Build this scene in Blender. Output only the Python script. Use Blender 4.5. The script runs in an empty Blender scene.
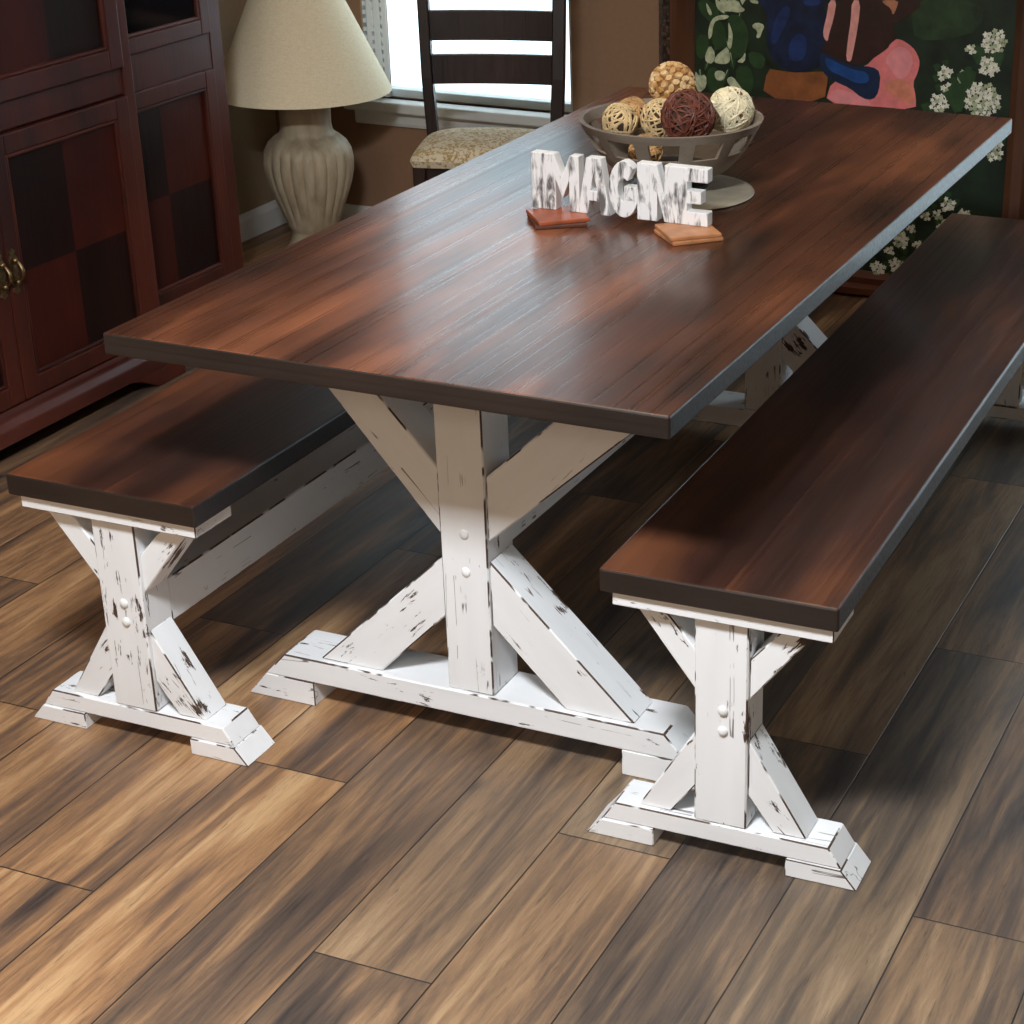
import bpy, bmesh, math, random
from mathutils import Vector, Matrix, noise
PI = math.pi
C = bpy.context.scene.collection
rnd = random.Random(7)

# ------------------------------------------------------------------ materials
def new_mat(name):
    m = bpy.data.materials.new(name); m.use_nodes = True
    nt = m.node_tree; nt.nodes.clear()
    out = nt.nodes.new('ShaderNodeOutputMaterial'); b = nt.nodes.new('ShaderNodeBsdfPrincipled')
    nt.links.new(b.outputs[0], out.inputs[0])
    return m, nt, b
class G:
    """tiny node-graph helper"""
    def __init__(s, nt): s.nt = nt
    def put(s, inp, v):
        if v is None: return
        if hasattr(v, 'is_output') or isinstance(v, bpy.types.NodeSocket): s.nt.links.new(v, inp)
        else: inp.default_value = v
    def node(s, t, ins=None, **kw):
        n = s.nt.nodes.new(t)
        for k, v in kw.items(): setattr(n, k, v)
        for k, v in (ins or {}).items(): s.put(n.inputs[k], v)
        return n
    def coord(s): return s.node('ShaderNodeTexCoord').outputs['Object']
    def geo(s): return s.node('ShaderNodeNewGeometry').outputs['Position']
    def map(s, v, scale=(1,1,1), loc=(0,0,0), rot=(0,0,0)):
        return s.node('ShaderNodeMapping', {'Vector': v, 'Scale': scale, 'Location': loc, 'Rotation': rot}).outputs[0]
    def noise(s, v, scale=5, detail=4, rough=.55, dist=0):
        return s.node('ShaderNodeTexNoise', {'Vector': v, 'Scale': scale, 'Detail': detail, 'Roughness': rough, 'Distortion': dist}).outputs[0]
    def math(s, op, a, b=None, c=None, clamp=False):
        n = s.node('ShaderNodeMath', operation=op, use_clamp=clamp)
        for i, v in enumerate((a, b, c)):
            if v is not None: s.put(n.inputs[i], v)
        return n.outputs[0]
    def rng(s, v, a, b, c=0., d=1., smooth=False):
        return s.node('ShaderNodeMapRange', {0: v, 1: a, 2: b, 3: c, 4: d}, clamp=True, interpolation_type='SMOOTHSTEP' if smooth else 'LINEAR').outputs[0]
    def ramp(s, v, stops):
        n = s.node('ShaderNodeValToRGB', {0: v}); e = n.color_ramp.elements
        while len(e) < len(stops): e.new(.5)
        for el, (p, c) in zip(e, stops): el.position = p; el.color = (*c, 1)
        return n.outputs[0]
    def mix(s, f, a, b, mode='MIX'):
        n = s.node('ShaderNodeMix', data_type='RGBA', blend_type=mode)
        s.put(n.inputs[0], f)
        for i, v in ((6, a), (7, b)):
            if isinstance(v, tuple) and len(v) == 3: v = (*v, 1)
            s.put(n.inputs[i], v)
        return n.outputs[2]
    def bump(s, h, strength=.3, dist=.002):
        return s.node('ShaderNodeBump', {'Height': h, 'Strength': strength, 'Distance': dist}).outputs[0]
def setb(b, nt, **kw):
    g = G(nt)
    for k, v in kw.items():
        k = {'color': 'Base Color', 'rough': 'Roughness', 'normal': 'Normal', 'metal': 'Metallic', 'spec': 'Specular IOR Level', 'coat': 'Coat Weight', 'coatr': 'Coat Roughness', 'trans': 'Transmission Weight', 'sheen': 'Sheen Weight'}[k]
        if isinstance(v, tuple) and len(v) == 3: v = (*v, 1)
        g.put(b.inputs[k], v)
def plain(name, col, rough=.6, var=.12, scale=20, bump=0., **kw):
    m, nt, b = new_mat(name); g = G(nt); n = g.noise(g.coord(), scale, 4)
    c = g.mix(g.rng(n, .3, .7), tuple(x*(1-var) for x in col), tuple(min(1, x*(1+var)) for x in col))
    setb(b, nt, color=c, rough=rough, **kw)
    if bump: setb(b, nt, normal=g.bump(n, bump, .002))
    return m

def wood_stained(name, dark, mid, light, axis='y', rough=.3, bias=0., board=None, coat=.0, wear=True):
    """stained wood whose grain runs along an axis of the object"""
    m, nt, b = new_mat(name); g = G(nt); co = g.coord()
    st = {'y': (1, .07, 1), 'x': (.07, 1, 1), 'z': (1, 1, .07)}[axis]
    warp = g.noise(g.map(co, st), 6, 3)
    v = g.map(co, st)
    n1 = g.noise(v, 9, 6, .6, .6)
    n2 = g.noise(g.map(co, tuple(s*s*.35 if s < 1 else 1 for s in st)), 120, 5, .65)
    big = g.noise(g.map(co, tuple(.35 if s < 1 else 1.0 for s in st)), 4.5, 3)
    f = g.math('ADD', g.math('MULTIPLY', n1, .42), g.math('ADD', g.math('MULTIPLY', n2, .25), g.math('MULTIPLY', big, .85)))
    f = g.math('SUBTRACT', f, .15)
    if board:
        sx = g.node('ShaderNodeSeparateXYZ', {0: co}).outputs[0]
        k = g.math('FLOOR', g.math('DIVIDE', g.math('ADD', sx, 5.0 + board*.5), board))
        w = g.node('ShaderNodeTexWhiteNoise', {'W': k}, noise_dimensions='1D').outputs[0]
        f = g.math('ADD', f, g.math('MULTIPLY', g.math('SUBTRACT', w, .5), .12))
    f = g.math('ADD', f, bias)
    c = g.ramp(f, [(.38, dark), (.58, mid), (.80, light)])
    pores = g.rng(n2, .56, .72)
    c = g.mix(g.math('MULTIPLY', pores, .35), c, tuple(x*.45 for x in dark))
    setb(b, nt, color=c, rough=g.rng(n2, .3, .7, rough-.05, rough+.12), normal=g.bump(g.math('ADD', n2, g.math('MULTIPLY', n1, .5)), .35, .0012), coat=coat, coatr=.15)
    return m

def white_paint(name, axis='z', chips=.5, col=(.84, .84, .845), worn=False):
    """chalky white paint with flecks and cracks along the grain; the worn kind, for arrises, is rubbed through to dark wood"""
    m, nt, b = new_mat(name); g = G(nt); co = g.geo()
    if axis[0] == 'd': co = g.map(co, rot=(0, math.radians(-43 if axis == 'd+' else 43), 0))   # grain follows a diagonal brace
    st = {'z': (1, 1, .14), 'x': (.14, 1, 1), 'y': (1, .14, 1)}.get(axis, (1, 1, .14))
    n1 = g.noise(g.map(co, st), 34, 4, .6)
    n2 = g.noise(co, 11, 3)
    n3 = g.noise(g.map(co, st), 75, 6, .75, .5)
    n4 = g.noise(g.map(co, tuple(s*.35 if s < 1 else 1 for s in st)), 22, 3, .5, .3)
    n5 = g.noise(co, 17, 2)
    fl = g.rng(g.math('ADD', g.math('MULTIPLY', n3, .62), g.math('MULTIPLY', n2, .62)), .775 - .04*chips, .79 - .04*chips)
    crack = g.math('MULTIPLY', g.rng(g.math('ABSOLUTE', g.math('SUBTRACT', n4, .5)), .0025, .007, 1., 0.), g.rng(n5, .555, .60))
    mask = g.math('MAXIMUM', g.math('MULTIPLY', crack, .85), fl, clamp=True)
    if worn: mask = g.math('MAXIMUM', mask, g.rng(g.math('ADD', g.math('MULTIPLY', n1, .45), g.math('MULTIPLY', n5, .55)), .485, .515))
    tone = g.noise(g.map(co, st), 14, 4)
    w = g.mix(g.rng(tone, .35, .75), col, tuple(x*.90 for x in col))
    br = g.mix(g.noise(co, 60, 3), (.030, .018, .013), (.10, .055, .034))
    c = g.mix(mask, w, br)
    h = g.math('SUBTRACT', g.math('MULTIPLY', g.noise(g.map(co, st), 80, 4), .25), mask)
    setb(b, nt, color=c, rough=g.rng(mask, 0, 1, .45, .7), normal=g.bump(h, .35, .0015))
    return m

def floor_mat():
    m, nt, b = new_mat('floor_planks'); g = G(nt); co = g.geo()
    sp = g.node('ShaderNodeSeparateXYZ', {0: co}); X, Y = sp.outputs[0], sp.outputs[1]
    u = g.math('DIVIDE', g.math('ADD', X, .517), .1965)
    k = g.math('FLOOR', u); fx = g.math('FRACT', g.math('ADD', u, 100.))
    mod = g.math('FLOORED_MODULO', k, 3.)
    v = g.math('DIVIDE', g.math('SUBTRACT', g.math('ADD', Y, .378), g.math('MULTIPLY', mod, .416)), 1.2585)
    j = g.math('FLOOR', v); fy = g.math('FRACT', g.math('ADD', v, 100.))
    dx = g.math('MULTIPLY', g.math('MINIMUM', fx, g.math('SUBTRACT', 1., fx)), .1965)
    dy = g.math('MULTIPLY', g.math('MINIMUM', fy, g.math('SUBTRACT', 1., fy)), 1.2585)
    d = g.math('MINIMUM', dx, dy)
    gap = g.rng(d, .0006, .0019, 1., 0.)
    idv = g.node('ShaderNodeCombineXYZ', {0: k, 1: j, 2: 3.7}).outputs[0]
    wn = g.node('ShaderNodeTexWhiteNoise', {'Vector': idv}, noise_dimensions='3D')
    r1 = wn.outputs[0]; rc = wn.outputs[1]
    off = g.node('ShaderNodeVectorMath', {0: rc, 1: (30, 30, 30)}, operation='MULTIPLY').outputs[0]
    P = g.node('ShaderNodeVectorMath', {0: co, 1: off}, operation='ADD').outputs[0]
    big = g.noise(g.map(P, (1, .13, 1)), 10.0, 3, .5, .9)
    mid = g.noise(g.map(P, (1, .06, 1)), 38, 6, .65, 1.0)
    fine = g.noise(g.map(P, (1, .05, 1)), 230, 6, .75, .6)
    f = g.math('ADD', g.math('MULTIPLY', g.math('SUBTRACT', big, .5), 1.25), g.math('MULTIPLY', g.math('SUBTRACT', mid, .5), .95))
    f = g.math('ADD', g.math('ADD', f, .5), g.math('MULTIPLY', g.math('SUBTRACT', r1, .5), .30))
    f = g.math('ADD', f, g.math('MULTIPLY', g.math('SUBTRACT', fine, .5), .62))
    tan = g.ramp(f, [(.12, (.040, .029, .025)), (.30, (.092, .058, .041)), (.48, (.185, .102, .056)), (.64, (.34, .180, .083)), (.86, (.50, .31, .155))])
    gry = g.ramp(f, [(.12, (.036, .029, .027)), (.32, (.072, .054, .043)), (.50, (.120, .086, .060)), (.66, (.195, .130, .080)), (.88, (.31, .215, .13))])
    ringn = g.noise(g.map(P, (1, .09, 1)), 7.0, 2, .4, .5)
    ring = g.math('SINE', g.math('MULTIPLY', ringn, 150.))
    f = g.math('ADD', f, g.math('MULTIPLY', ring, .035))
    # boards go from tan to greyer towards the patio side
    bias = g.rng(k, .2, 4.5, .05, .9)
    sel = g.math('ADD', bias, g.math('MULTIPLY', g.math('SUBTRACT', g.node('ShaderNodeSeparateXYZ', {0: rc}).outputs[1], .5), .7), clamp=True)
    c = g.mix(sel, tan, gry)
    pore = g.rng(fine, .54, .66)
    c = g.mix(g.math('MULTIPLY', pore, .62), c, (.03, .02, .014))
    # knots
    vor = g.node('ShaderNodeTexVoronoi', {'Vector': g.map(P, (1, .45, 1)), 'Scale': 2.6}, feature='F1').outputs[0]
    kn = g.math('MULTIPLY', g.rng(g.math('ADD', vor, g.math('MULTIPLY', g.math('SUBTRACT', mid, .5), .03)), .0, .042, 1., 0.), .75)
    c = g.mix(kn, c, (.045, .03, .024))
    c = g.mix(gap, c, (.012, .009, .007))
    h = g.math('SUBTRACT', g.math('MULTIPLY', fine, .5), g.math('MULTIPLY', gap, 2.5))
    setb(b, nt, color=c, rough=g.rng(fine, .3, .7, .36, .55), normal=g.bump(h, .35, .0012))
    return m

M = {}; WORN = {}
def build_mats():
    M['top'] = wood_stained('walnut_stain_top', (.014, .006, .004), (.088, .029, .014), (.29, .098, .042), 'y', .27, -.035, .19, .30)
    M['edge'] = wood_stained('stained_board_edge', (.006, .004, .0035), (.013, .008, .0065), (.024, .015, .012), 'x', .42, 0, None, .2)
    M['bench_top'] = wood_stained('walnut_stain_bench', (.012, .006, .0045), (.042, .015, .009), (.15, .050, .020), 'y', .34, -.02, .19, .15)
    M['wv'] = white_paint('white_paint_upright', 'z', 1.25)
    M['wx'] = white_paint('white_paint_crosswise', 'x', .55)
    M['wy'] = white_paint('white_paint_lengthwise', 'y', .4)
    M['wd+'] = white_paint('white_paint_brace_rising', 'd+', 1.2); M['wd-'] = white_paint('white_paint_brace_falling', 'd-', 1.2)
    for k, ax in (('wv', 'z'), ('wx', 'x'), ('wy', 'y'), ('wd+', 'd+'), ('wd-', 'd-')): WORN[M[k]] = white_paint('worn_paint_'+ax, ax, .9, worn=True)
    M['bolt'] = plain('painted_bolt', (.78, .78, .77), .4)
    M['floor'] = floor_mat()
    M['wall'] = plain('brown_wall_paint', (.30, .17, .098), .75, .05, 60, .08)
    M['wall_side'] = plain('tan_wall_paint', (.33, .235, .14), .8, .05, 60, .08)
    M['ceil'] = plain('ceiling_white', (.74, .72, .68), .9, .02)
    M['trim'] = plain('white_trim', (.72, .72, .68), .45, .03)
    M['trim_grey'] = plain('window_sash_vinyl', (.62, .66, .66), .35, .03)
    M['mah'] = wood_stained('mahogany_rail', (.020, .0030, .002), (.060, .0090, .0045), (.105, .019, .008), 'z', .38, 0, None, .12)
    M['mah_y'] = wood_stained('mahogany_crosswise', (.020, .0030, .002), (.060, .0090, .0045), (.105, .019, .008), 'y', .38, 0, None, .12)
    M['ven_l'] = wood_stained('veneer_red', (.020, .003, .002), (.046, .0065, .004), (.075, .013, .006), 'z', .46, 0, None, .1)
    M['ven_d'] = wood_stained('veneer_dark', (.005, .0018, .0015), (.011, .003, .0025), (.022, .006, .004), 'z', .46, 0, None, .1)
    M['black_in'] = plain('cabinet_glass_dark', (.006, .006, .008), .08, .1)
    M['brass'] = plain('antique_brass', (.24, .17, .085), .38, .35, 90, .3, metal=1.)
    M['chair'] = wood_stained('espresso_wood', (.008, .003, .003), (.020, .008, .007), (.042, .016, .012), 'z', .35)
    for k in ('ven_l', 'ven_d'): M[k].node_tree.nodes['Principled BSDF'].inputs['Specular IOR Level'].default_value = .22
    # seat fabric: cream ground, ochre scrolls
    m, nt, b = new_mat('seat_fabric'); g = G(nt); co = g.coord()
    v = g.node('ShaderNodeTexVoronoi', {'Vector': co, 'Scale': 70.}, feature='DISTANCE_TO_EDGE').outputs[0]
    n = g.noise(co, 45, 3, .6, 1.5)
    f = g.math('MULTIPLY', g.rng(v, .05, .2, 1, 0), g.rng(n, .42, .55))
    c = g.mix(f, (.74, .64, .46), (.36, .22, .07)); c = g.mix(g.rng(n, .56, .62), c, (.50, .36, .14))
    setb(b, nt, color=c, rough=.85, normal=g.bump(v, .4, .002)); M['seat'] = m
    # lamp ceramic and shade
    m, nt, b = new_mat('lamp_ceramic'); g = G(nt); co = g.coord()
    n = g.noise(g.map(co, (1, 1, .25)), 22, 5, .6)
    c = g.mix(g.rng(n, .35, .7), (.56, .47, .33), (.33, .25, .16)); setb(b, nt, color=c, rough=.5); M['ceramic'] = m
    m, nt, b = new_mat('linen_shade'); g = G(nt); co = g.coord()
    w1 = g.noise(g.map(co, (1, 1, 8)), 60, 3); w2 = g.noise(g.map(co, (8, 8, 1)), 40, 3)
    c = g.mix(g.rng(g.math('ADD', w1, w2), .8, 1.2), (.80, .68, .46), (.90, .79, .58)); setb(b, nt, color=c, rough=.85, normal=g.bump(w1, .15, .001)); M['shade'] = m
    M['shade_in'] = M['shade']
    m, nt, b = new_mat('whitewash_letter'); g = G(nt); co = g.coord()
    n = g.noise(g.map(co, (1, 1, .18)), 75, 5, .65, .6); n2 = g.noise(co, 22, 2)
    s = g.rng(g.math('ADD', g.math('MULTIPLY', n, .7), g.math('MULTIPLY', n2, .35)), .515, .62)
    nz = g.math('ABSOLUTE', g.node('ShaderNodeSeparateXYZ', {0: g.node('ShaderNodeTexCoord').outputs['Normal']}).outputs[1])
    c = g.mix(g.math('MULTIPLY', s, g.rng(nz, .5, .8, .15, .9)), (.84, .83, .82), (.055, .045, .042)); setb(b, nt, color=c, rough=.6); M['letter'] = m
    M['coaster_rust'] = plain('rust_stain_tile', (.34, .085, .035), .35, .3, 30, .1)
    M['coaster_oak'] = plain('golden_oak_tile', (.46, .20, .085), .4, .25, 30, .1)
    M['coaster_edge'] = plain('dark_tile', (.10, .035, .02), .45, .3, 30)
    M['bowl'] = wood_stained('driftwood_grey', (.10, .078, .058), (.19, .15, .115), (.32, .27, .21), 'x', .5)
    M['bowl_dark'] = plain('iron_dark', (.030, .028, .026), .45, .2)
    M['plate'] = plain('stone_plate', (.36, .31, .23), .45, .15, 25)
    M['vine_white'] = plain('vine_white', (.80, .72, .50), .7, .2, 50)
    M['vine_cream'] = plain('vine_cream', (.68, .50, .26), .7, .3, 50)
    M['vine_tan'] = plain('vine_tan', (.50, .29, .12), .7, .35, 50)
    M['vine_brown'] = plain('vine_brown', (.13, .035, .02), .5, .4, 60)
    M['core_dark'] = plain('ball_core', (.05, .025, .014), .9)
    M['core_tan'] = plain('ball_core_tan', (.22, .12, .045), .9)
    m, nt, b = new_mat('wood_chips'); g = G(nt); co = g.coord(); w = g.noise(co, 45, 2)
    setb(b, nt, color=g.ramp(w, [(.35, (.42, .20, .06)), (.5, (.66, .40, .16)), (.65, (.80, .62, .36))]), rough=.6); M['chips'] = m
    # picture frame
    m, nt, b = new_mat('carved_frame'); g = G(nt); co = g.coord()
    v = g.node('ShaderNodeTexVoronoi', {'Vector': co, 'Scale': 95.}, feature='SMOOTH_F1').outputs[0]; n = g.noise(co, 60, 3)
    c = g.ramp(g.math('ADD', g.math('MULTIPLY', v, .9), g.math('MULTIPLY', n, .5)), [(.3, (.16, .085, .04)), (.55, (.055, .025, .014)), (.8, (.012, .007, .005))])
    setb(b, nt, color=c, rough=.4, normal=g.bump(v, .8, .006)); M['carved'] = m
    M['frame'] = wood_stained('frame_wood', (.035, .012, .007), (.085, .032, .015), (.15, .06, .028), 'z', .35)
    M['frame_x'] = wood_stained('frame_wood_rail', (.045, .012, .007), (.12, .035, .016), (.20, .07, .03), 'x', .35)
    def paint(n, c, var=.25, sc=35): M[n] = plain('oil_' + n, c, .42, var, sc, .25)
    paint('ground', (.009, .022, .010), .6, 14); paint('greenlt', (.018, .042, .015), .6, 18)
    paint('leafdk', (.022, .062, .018), .3); paint('leafwh', (.50, .55, .36), .35, 60)
    paint('bluedk', (.004, .012, .045), .5, 25); paint('blue', (.008, .030, .13), .4, 25); paint('sleeve', (.004, .018, .06)); paint('sleevelt', (.006, .06, .24), .4, 30)
    paint('box', (.26, .085, .025), .35, 20); paint('pink', (.80, .22, .22), .15, 30); paint('pinklt', (.85, .30, .32), .12, 30); paint('salmon', (.70, .24, .15), .2, 30)
    paint('hair', (.030, .010, .007), .4, 25); paint('skin', (.48, .20, .11)); paint('rib', (.80, .36, .32), .15)
    paint('petal', (.82, .82, .68), .25, 80); paint('petalc', (.42, .48, .30), .3, 80); paint('stem', (.012, .03, .012))
    # sheer lace
    m, nt, b = new_mat('lace'); g = G(nt); co = g.coord()
    sp = g.node('ShaderNodeSeparateXYZ', {0: co}); X, Z = sp.outputs[0], sp.outputs[2]
    cz = g.math('FRACT', g.math('MULTIPLY', Z, 38.)); cx = g.math('FRACT', g.math('MULTIPLY', X, 34.))
    sq = g.math('MULTIPLY', g.rng(g.math('ABSOLUTE', g.math('SUBTRACT', cz, .5)), .2, .3, 1, 0), g.rng(g.math('ABSOLUTE', g.math('SUBTRACT', cx, .5)), .2, .3, 1, 0))
    c = g.mix(g.math('MULTIPLY', sq, g.rng(g.noise(co, 25, 2), .35, .6)), (.80, .83, .85), (.25, .30, .36))
    setb(b, nt, color=c, rough=.9); b.inputs['Transmission Weight'].default_value = 0; M['lace'] = m
    m, nt, b = new_mat('window_glass'); setb(b, nt, color=(.97, .99, 1.), rough=.0, trans=1.); b.inputs['IOR'].default_value = 1.01; M['glass'] = m
build_mats()

# ------------------------------------------------------------------ mesh helpers
def box(bm, x0, x1, y0, y1, z0, z1, mi=0):
    vs = [bm.verts.new((x, y, z)) for x in (x0, x1) for y in (y0, y1) for z in (z0, z1)]
    for f in ((0,1,3,2), (4,6,7,5), (0,4,5,1), (2,3,7,6), (0,2,6,4), (1,5,7,3)):
        fc = bm.faces.new([vs[i] for i in f]); fc.material_index = mi
def prism(bm, pts, a, b, plane='xz', mi=0):
    """polygon in a plane, extruded from a to b along the third axis"""
    def P(p, t): return {'xz': (p[0], t, p[1]), 'yz': (t, p[0], p[1]), 'xy': (p[0], p[1], t)}[plane]
    A = [bm.verts.new(P(p, a)) for p in pts]; B = [bm.verts.new(P(p, b)) for p in pts]
    n = len(pts); fs = [bm.faces.new(A), bm.faces.new(B[::-1])]
    for i in range(n): fs.append(bm.faces.new((A[i], B[i], B[(i+1) % n], A[(i+1) % n])))
    for f in fs: f.material_index = mi
def lathe(bm, prof, n=48, c=(0, 0), rf=None, mi=0, cap=True):
    rings = []
    for r, z in prof:
        rings.append([bm.verts.new((c[0] + (rf(r, z, 2*PI*i/n) if rf else r)*math.cos(2*PI*i/n), c[1] + (rf(r, z, 2*PI*i/n) if rf else r)*math.sin(2*PI*i/n), z)) for i in range(n)])
    for a, b in zip(rings, rings[1:]):
        for i in range(n):
            f = bm.faces.new((a[i], a[(i+1) % n], b[(i+1) % n], b[i])); f.material_index = mi; f.smooth = True
    if cap:
        for r in (rings[0][::-1], rings[-1]):
            f = bm.faces.new(r); f.material_index = mi
def tube(bm, pts, rad, n=6, mi=0, closed=False):
    pts = [Vector(p) for p in pts]; N = len(pts); rings = []
    for i, p in enumerate(pts):
        t = ((pts[(i+1) % N] if closed or i < N-1 else p) - (pts[i-1] if closed or i > 0 else p)).normalized()
        u = t.cross(Vector((.31, .21, .93))).normalized(); v = t.cross(u)
        r = rad[i] if isinstance(rad, (list, tuple)) else rad
        rings.append([bm.verts.new(p + r*(math.cos(2*PI*k/n)*u + math.sin(2*PI*k/n)*v)) for k in range(n)])
    pairs = list(zip(rings, rings[1:])) + ([(rings[-1], rings[0])] if closed else [])
    for a, b in pairs:
        for k in range(n):
            f = bm.faces.new((a[k], a[(k+1) % n], b[(k+1) % n], b[k])); f.smooth = True; f.material_index = mi
    if not closed: bm.faces.new(rings[0][::-1]).material_index = mi; bm.faces.new(rings[-1]).material_index = mi
def sphere(bm, c, r, seg=16, rings=10, mi=0, sc=(1, 1, 1)):
    o = bmesh.ops.create_uvsphere(bm, u_segments=seg, v_segments=rings, radius=r)
    for v in o['verts']: v.co = Vector((v.co.x*sc[0] + c[0], v.co.y*sc[1] + c[1], v.co.z*sc[2] + c[2]))
    for v in o['verts']:
        for f in v.link_faces: f.material_index = mi; f.smooth = True
def obj(name, bm, mats, parent=None, loc=(0, 0, 0), bevel=0., seg=2, label=None):
    bmesh.ops.recalc_face_normals(bm, faces=bm.faces)
    for e in bm.edges:
        if len(e.link_faces) == 2 and e.calc_face_angle(0) > 1.0: e.smooth = False
    me = bpy.data.meshes.new(name); bm.to_mesh(me); bm.free()
    for m in (mats if isinstance(mats, (list, tuple)) else [mats]): me.materials.append(m)
    if mats in list(WORN) if not isinstance(mats, (list, tuple)) else False: me.materials.append(WORN[mats])
    o = bpy.data.objects.new(name, me); C.objects.link(o); o.location = loc
    if parent: o.parent = parent
    if bevel:
        md = o.modifiers.new('bevel', 'BEVEL'); md.width = bevel; md.segments = seg; md.limit_method = 'ANGLE'; md.angle_limit = math.radians(35)
        if not isinstance(mats, (list, tuple)) and mats in WORN: md.material = 1; md.segments = 1; md.width = bevel*.85
    if label: o['label'] = label
    return o
def thing(name, label, cat, loc=(0, 0, 0), rz=0., group=None):
    o = bpy.data.objects.new(name, None); C.objects.link(o); o.location = loc; o.rotation_euler = (0, 0, rz)
    o.empty_display_size = .1
    return tag(o, label, cat, group)
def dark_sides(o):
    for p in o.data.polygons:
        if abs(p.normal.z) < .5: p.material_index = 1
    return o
def tag(o, label, cat, group=None):
    o['label'] = label; o['category'] = cat
    if group: o['group'] = group
    return o
def struct(name, bm, m, bevel=0.):
    o = obj(name, bm, m, bevel=bevel); o['kind'] = 'structure'; return o
def dup(root, loc, rz, label, group=None):
    r = root.copy(); C.objects.link(r); r.location = loc; r.rotation_euler = (0, 0, rz); r['label'] = label
    if group: r['group'] = group
    def rec(src, dst):
        for ch in list(src.children):
            c = ch.copy(); C.objects.link(c); c.parent = dst; rec(ch, c)
    rec(root, r)
    return r
def B(): return bmesh.new()

CAM = {'cx': 1.44172, 'cy': -2.29691, 'cz': 1.72698, 'rx': 1.14899, 'ry': 0.00146, 'rz': 0.39147, 'f': 1916.1207, 'pu': 676.45671, 'pv': 516.54715}
KEY, FILL, SKY, EXPO, FRONT = 120, 13, 2.5, 0.0, 22
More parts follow.
